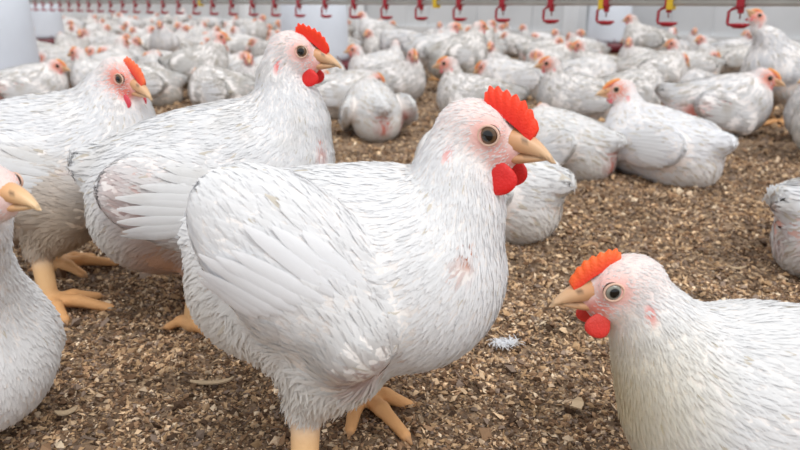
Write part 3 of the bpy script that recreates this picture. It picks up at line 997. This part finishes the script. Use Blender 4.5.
spC = dict(zb=0.195, pitch=2, head=(0.118, -0.02, 0.316), hyaw=-34, hpitch=-18, hs=0.95, comb=0.8, wattle=0.95, nbase=(0.095, 0, 0.040),
           wings=((-1, 0.5, 0.5), (1, 0.3, 0)), dirt=0.03, soiled=1, pf=20, facecol=srgb(226, 130, 112), neckr=1.15, combcol=(0.92, 3.0, 5.0), redface=0.9,
           legs=[((0.0, -0.055, 0.17), (0.02, -0.062, 0.125), (-0.01, -0.074, 0.085), (0.0, -0.098, 0.0), -20),
                 ((-0.02, 0.055, 0.17), (-0.02, 0.06, 0.125), (-0.05, 0.060, 0.085), (-0.03, 0.062, 0.0), 0)],
           patches=(((0.07, -0.115, 0.20), 0.012, PINK),),
           stains=(((0.04, -0.08, 0.12), 0.09, srgb(200, 176, 148), 0.75), ((0, -0.05, 0.10), 0.11, srgb(196, 178, 156), 0.6)))
Cb = build_bird('left_hen', spC, cell=0.0034, dens=0.8, size=1.1)
place(Cb, -0.522, 1.008, 12)
Cb.name = 'hen'
tag(Cb, 'white hen standing at left, body cut by the edge, face turned to the camera', 'hen', 'hens in the foreground')

spE = dict(zb=0.098, pitch=24, s=0.77, head=(0.165, 0.0, 0.285), hyaw=22, hpitch=-2, hs=0.80, comb=0, wattle=0.0, nbase=(0.105, 0, 0.030),
           redface=0.15, beakcol=(1.1, 1.15, 1.1), neckr=1.1,
           legs=[])
E = build_bird('edge_hen', spE, dens=0.9)
place(E, -0.438, 0.610, -40)
E.name = 'hen'
tag(E, 'young white hen with pale beak cut off by the left edge, nearest the camera there', 'hen', 'hens in the foreground')

spF = dict(zb=0.085, pitch=1, s=0.93, head=(0.166, 0.0, 0.191), hyaw=4, hpitch=-4, hs=1.0, comb=0.78, wattle=0.85, nbase=(0.105, 0, 0.010), flat=0.92, redface=0.85,
           combcol=(1.0, 2.8, 2.5), neckr=1.1, nup=(0.04, 0, 0.06), iris=(160, 160, 150),
           wings=((1, 0.2, 0.2), (-1, 0.2, 0)), stains=(((0.15, 0, 0.10), 0.07, srgb(232, 220, 176), 0.65),),
           patches=(((0.09, 0.10, 0.06), 0.012, PINK),), legs=[])
F_ = build_bird('crouching_hen', spF)
place(F_, 0.354, 0.532, 178)
F_.name = 'hen'
tag(F_, 'white hen resting in the right foreground, orange comb, beak pointing left', 'hen', 'hens in the foreground')

# ------------------------------------------------------------------ the flock behind
CREAM = srgb(232, 226, 212)
common = dict(comb=0.6, wattle=0.45, hs=1.08, dirt=0.10, pf=22, facecol=srgb(222, 142, 122), redface=0.8, combcol=(0.85, 7.0, 9.0))
def P_(**k):
    d = dict(common); d.update(k); return d
sit = dict(zb=0.092, flat=0.92, pitch=5, nbase=(0.100, 0, 0.018))
flank = (((-0.09, -0.085, 0.07), 0.035, PINK), ((-0.02, -0.112, 0.10), 0.016, RAW), ((-0.13, 0.0, 0.085), 0.03, PINK), ((-0.09, 0.085, 0.07), 0.035, PINK))
leg_r = [((-0.02, -0.055, 0.165), (0.01, -0.060, 0.120), (-0.01, -0.060, 0.080), (0.01, -0.062, 0.0), 0),
         ((0.0, 0.055, 0.165), (0.02, 0.060, 0.120), (0.01, 0.060, 0.080), (0.03, 0.062, 0.0), 0)]
POSES = {
    'ahead':  P_(**sit, head=(0.122, 0.0, 0.222), stains=(((0.10, 0, 0.05), 0.08, CREAM, 0.5),)),
    'left':   P_(**sit, head=(0.112, 0.015, 0.218), hyaw=55, patches=flank[:2]),
    'right':  P_(**sit, head=(0.112, -0.015, 0.218), hyaw=-55, patches=flank[3:]),
    'low':    P_(**sit, head=(0.135, 0.0, 0.150), hpitch=-22, stains=(((0.0, 0, 0.03), 0.12, CREAM, 0.5),)),
    'tucked': P_(**sit, head=(0.115, 0.035, 0.155), hyaw=50, hpitch=-28, wings=((1, 0.6, 0.5), (-1, 0.7, 0.6))),
    'ragged': P_(**sit, head=(0.125, -0.02, 0.175), hyaw=-25, hpitch=-8, patches=flank, wings=((1, 0.6, 0.4), (-1, 0.7, 0.45)), tail=0.03),
    'stand':  P_(zb=0.185, pitch=8, flat=0.95, nbase=(0.105, 0, 0.035), head=(0.125, 0, 0.318), legs=leg_r, stains=(((0.0, 0, 0.10), 0.10, CREAM, 0.6),)),
    'behind': P_(**sit, head=(0.110, 0.0, 0.140), hpitch=-22, fine=1),
    'rear':   P_(**sit, head=(0.122, -0.02, 0.165), hyaw=-25, hpitch=-8, fine=1, wings=((1, 0.8, 0.7), (-1, 0.9, 0.8)), patches=(((-0.15, 0.0, 0.055), 0.032, PINK), ((-0.085, -0.09, 0.055), 0.024, srgb(206, 150, 142)))),
    'clean':  P_(**sit, head=(0.128, 0.015, 0.215), hyaw=45, fine=1, patches=(((-0.12, -0.06, 0.06), 0.02, PINK),)),
    'drink':  P_(zb=0.190, pitch=14, flat=0.95, nbase=(0.095, 0, 0.045), head=(0.150, 0, 0.362), hpitch=44, hs=0.95, nup=(0.02, 0, 0.07), neckr=0.74, legs=leg_r),
    'preen':  P_(zb=0.175, pitch=-2, flat=0.95, nbase=(0.105, 0, 0.030), head=(0.120, -0.06, 0.225), hyaw=-110, hpitch=-20, legs=leg_r, patches=flank[:2]),
}
POSES['behind'].update(comb=0, wattle=0, hs=0.9)
PROTO = {}
def hen(pose, label, group=None, small=False):
    if pose not in PROTO:
        if POSES[pose].get('fine'): PROTO[pose] = build_bird('hen_' + pose, POSES[pose], cell=0.0042, dens=0.45, size=1.35)
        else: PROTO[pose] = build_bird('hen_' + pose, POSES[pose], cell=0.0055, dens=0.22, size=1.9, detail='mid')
        o = PROTO[pose]
    else:
        o = copy_tree(PROTO[pose])
    o.name = 'hen'
    tag(o, label, 'hen')
    if group: o['group'] = group
    elif 'group' in o: del o['group']
    return o
spots = []
def put_hen(pose, px, py, yaw, s, label, Y=None, group=None):
    """px, py: where its middle rests on the floor"""
    x, y = ground(px, py)
    o = hen(pose, label, group)
    place(o, x, y, yaw, s)
    spots.append((x, y))
    return o
G1 = 'resting hens in the middle distance'
LIST = [
 ('behind', 484, 226, 138, 0.97, 'white hen lying directly behind the biggest hen, its round rump right of her neck'),
 ('clean', 658, 178, 128, 0.95, 'white hen lying at right with its face to the left, above the crouching hen'),
 ('rear',   566, 172, 130, 0.84, 'white hen with raw pink flank lying right of the biggest hen\'s comb'),
 ('ragged', 712, 134, 0, 1.05, 'white hen with raw pink side lying at right, its beak pointing right'),
 ('stand',  812, 112, 172, 1.0, ''),
 ('ragged', 856, 268, 6, 0.9, 'white hen cut by the right edge, only its rear with pink skin showing'),
 ('ahead',  848, 158, 184, 1.0, 'hen at the right edge of which only face and breast show'),
 ('ahead',  478, 122, 172, 0.92, 'white hen sitting above the biggest hen\'s comb, face turned left'),
 ('ahead',  578, 122, 172, 0.92, 'white hen with lifted tail facing left, next above the one with the raw flank'),
 ('rear',   374, 134, 104, 0.92, 'white fluffy hen lying seen from behind, right of the rear standing hen'),
 ('low',    342, 116, 8, 0.92, 'drowsy hen lying below the middle feeder, dark eye, facing right'),
 ('right',  392, 101, -20, 0.92, 'hen with pink face peering over the fluffy one seen from behind'),
 ('low',    512, 99, 178, 0.95, 'pale hen lying with its face to the left in front of two grey ones'),
 ('low',    648, 93, 8, 1.05, 'broad greyish hen lying in the row just behind the bigger right one'),
 ('stand',  432, 80, 0, 0.9, 'greyish hen with long neck standing left of the bare litter patch'),
 ('preen',  402, 70, 150, 0.95, 'grey ruffled hen preening right of the middle feeder'),
 ('ahead',  690, 82, 172, 0.9, 'white hen sitting upright, face to the left, beside the bare litter at right'),
 ('low',    727, 74, 10, 0.9, 'round pale hen resting under the last red drinker, next to the stretching hen'),
 ('left',   640, 76, 190, 0.9, 'cream hen sitting in the row under the second red drinker from the right'),
 ('ahead',  598, 85, 178, 0.9, 'hen with bright pink face to the left beneath the white wall post'),
 ('ragged', 548, 72, 15, 0.9, 'dirty grey hen lying beneath the white wall post, darkest of its row'),
 ('stand',  200, 100, 2, 0.85, 'hen with pink face standing left of the upright hen\'s neck, looking right'),
 ('ahead',  250, 101, -75, 0.85, 'hen facing the camera between two pink faced ones, left of the upright neck'),
 ('low',    150, 104, 178, 0.9, 'hen lying behind the left standing hen\'s comb'),
 ('ragged', 30, 108, 25, 0.95, 'ragged hen with pink spots at the far left, in front of the white feeders'),
]
AVOID = [(790, 90), (715, 103), (440, 112), (545, 84), (700, 200), (330, 170)]
x_, y_ = 0, 0
for row in LIST:
    pose, px, py, yaw, s_, lab = row
    if pose == 'stand' and px == 812: continue
    put_hen(pose, px, py, yaw, s_, lab)
# the drinking hen reaches up to the nipple over column 755
o = hen('drink', 'white hen stretching its neck up beside a red drinker at the right edge')
place(o, 1.395, 2.54, 188, 1.0); spots.append((1.395, 2.54))
o = hen('left', 'hen with a brownish red face at the right edge, beneath the stretching one')
place(o, 1.06, 1.60 + 0.62, 200, 0.9) if False else place(o, 1.37, 2.20, 190, 0.9); spots.append((1.37, 2.20))

# rows beyond, down the whole house
avoid_w = [ground(px, py) for px, py in AVOID]
feeders = [ground(316, 74), ground(607, 52), ground(46, 47), ground(-16, 96)]
g = random.Random(21)
cand = []
y = 2.75; row = 0
while y < 15.0:
    step = 0.30 if y < 4.5 else 0.36 if y < 7 else 0.50 if y < 10 else 0.8
    x = -0.62 * y - 0.2 + (row % 2) * step * 0.5
    while x < 0.62 * y + 0.25:
        cand.append((x + g.uniform(-0.06, 0.06), y + g.uniform(-0.05, 0.05))); x += step * 1.02
    y += step * (0.80 if y < 6 else 1.0); row += 1
cand.sort(key=lambda c: c[1])
fill = []
for x, y in cand:
    if x * N.x + y * N.y > WALL_N - 0.28: continue
    if any((x - a) ** 2 + (y - b) ** 2 < 0.285 ** 2 for a, b in spots): continue
    if any((x - a) ** 2 + (y - b) ** 2 < 0.50 ** 2 for a, b in feeders): continue
    if any((x - a) ** 2 + (y - b) ** 2 < 0.26 ** 2 for a, b in avoid_w): continue
    if 0 < feeders[0][1] - y < 1.1 and abs(x / y - feeders[0][0] / feeders[0][1]) < 0.075: continue
    # leave the pans of the far feeders free on the aisle side
    if any(0 < b - y < 1.9 and abs(x / y - a / b) < 0.030 for a, b in feeders[1:3]): continue
    fill.append((x, y)); spots.append((x, y))
print('fill', len(fill))
names = ['low', 'ahead', 'left', 'right', 'tucked', 'ragged', 'low', 'stand', 'ahead', 'right', 'tucked', 'preen']
for i, (x, y) in enumerate(fill[:265]):
    u = x * U.x + y * U.y; nn = x * N.x + y * N.y
    before = nn < LINE_N
    pose = names[g.randrange(len(names))]
    if pose in ('stand', 'preen') and (y < 3.3 or g.random() < 0.35): pose = 'low'
    if before:
        lab = ('white hen among the crowd left of the middle feeder, nearer than the drinker pipe' if x < -0.35 else 'white hen among those lying nearer than the pipe, right of the middle feeder')
    else:
        lab = ('small hen of the dense flock beyond the far left stretch of drinker pipe' if u > 4.6 else
               'hen of the flock beyond the drinker pipe, along the pale side wall')
    grp = {True: 'flock in front of the drinker pipe', False: 'flock beyond the drinker pipe'}[before] + (' at left' if (x < -0.35 if before else u > 4.6) else ' at right')
    o = hen(pose, lab, grp)
    place(o, x, y, g.choice([0, 180, 150, 200, 20, -30, 90, 230, 300, 170, 10]) + g.uniform(-25, 25), g.uniform(0.84, 0.98))

# ------------------------------------------------------------------ single bits that lie on the litter
M_SHAV = simple_mat('pale_wood', srgb(206, 182, 150), 0.8, noise=0.25, scale=60, bump=0.3)
def shaving(px, py, ln, wd, yaw, label):
    x, y = ground(px, py)
    V = []; F = []; n = 9
    for i in range(n):
        t = i / (n - 1) - 0.5
        w = wd * 0.5 * (1 - (2 * t) ** 4 * 0.6) * (0.85 + 0.3 * random.random())
        z = 0.004 + 0.006 * (2 * t) ** 2 * random.uniform(0.6, 1)
        for a, b in ((-w, 0), (w, 0), (w, 0.0016), (-w, 0.0016)): V.append((t * ln, a, z + b))
    for i in range(n - 1):
        for j in range(4): F.append((i * 4 + j, (i + 1) * 4 + j, (i + 1) * 4 + (j + 1) % 4, i * 4 + (j + 1) % 4))
    F += [(0, 1, 2, 3), tuple((n - 1) * 4 + j for j in (3, 2, 1, 0))]
    o = MB().add(V, F).build('wood_chip', M_SHAV)
    place(o, x, y, yaw, z=float(floor_h(np.array([x]), np.array([y]))[0]) + 0.003)
    tag(o, label, 'wood chip')
shaving(212, 381, 0.050, 0.008, 6, 'long pale wood chip on the litter left of the biggest hen')
shaving(68, 420, 0.022, 0.008, 30, 'pale wood chip on the litter near the lower left, beside the edge hen')
shaving(576, 412, 0.020, 0.012, 60, 'pale squarish wood chip left of the crouching hen')
shaving(735, 314 - 40, 0.030, 0.004, -15, 'thin pale wood chip lying above the back of the crouching hen')
fx, fy = ground(505, 347)
g2 = np.random.default_rng(5)
V = []; F = []
for i in range(170):
    a = g2.random() * 6.283; el = g2.random() * 0.7; l = 0.005 + 0.013 * g2.random(); w = 0.0005
    d = np.array([math.cos(a) * math.cos(el), math.sin(a) * math.cos(el), math.sin(el) * 0.7]); sd = np.array([-math.sin(a), math.cos(a), 0])
    c0 = np.array([g2.normal(0, 0.008), g2.normal(0, 0.004), 0.003]); k = len(V)
    for t, ww in ((0, 1), (0.5, 1.2), (1, 0.3)):
        q = c0 + d * l * t - np.array([0, 0, 0.004 * t * t]); V += [q - sd * w * ww, q + sd * w * ww]
    F += [(k, k + 1, k + 3, k + 2), (k + 2, k + 3, k + 5, k + 4)]
V = np.array(V)
fo = link('down_feather', mesh_np('down_feather', V, [np.array(F)], np.tile(np.array(srgb(232, 234, 238)), (len(V), 1)), True, [M_FEATHER]))
place(fo, fx, fy, 0, z=0.004)
tag(fo, 'small white down feather on the litter between the biggest hen and the crouching one', 'feather')
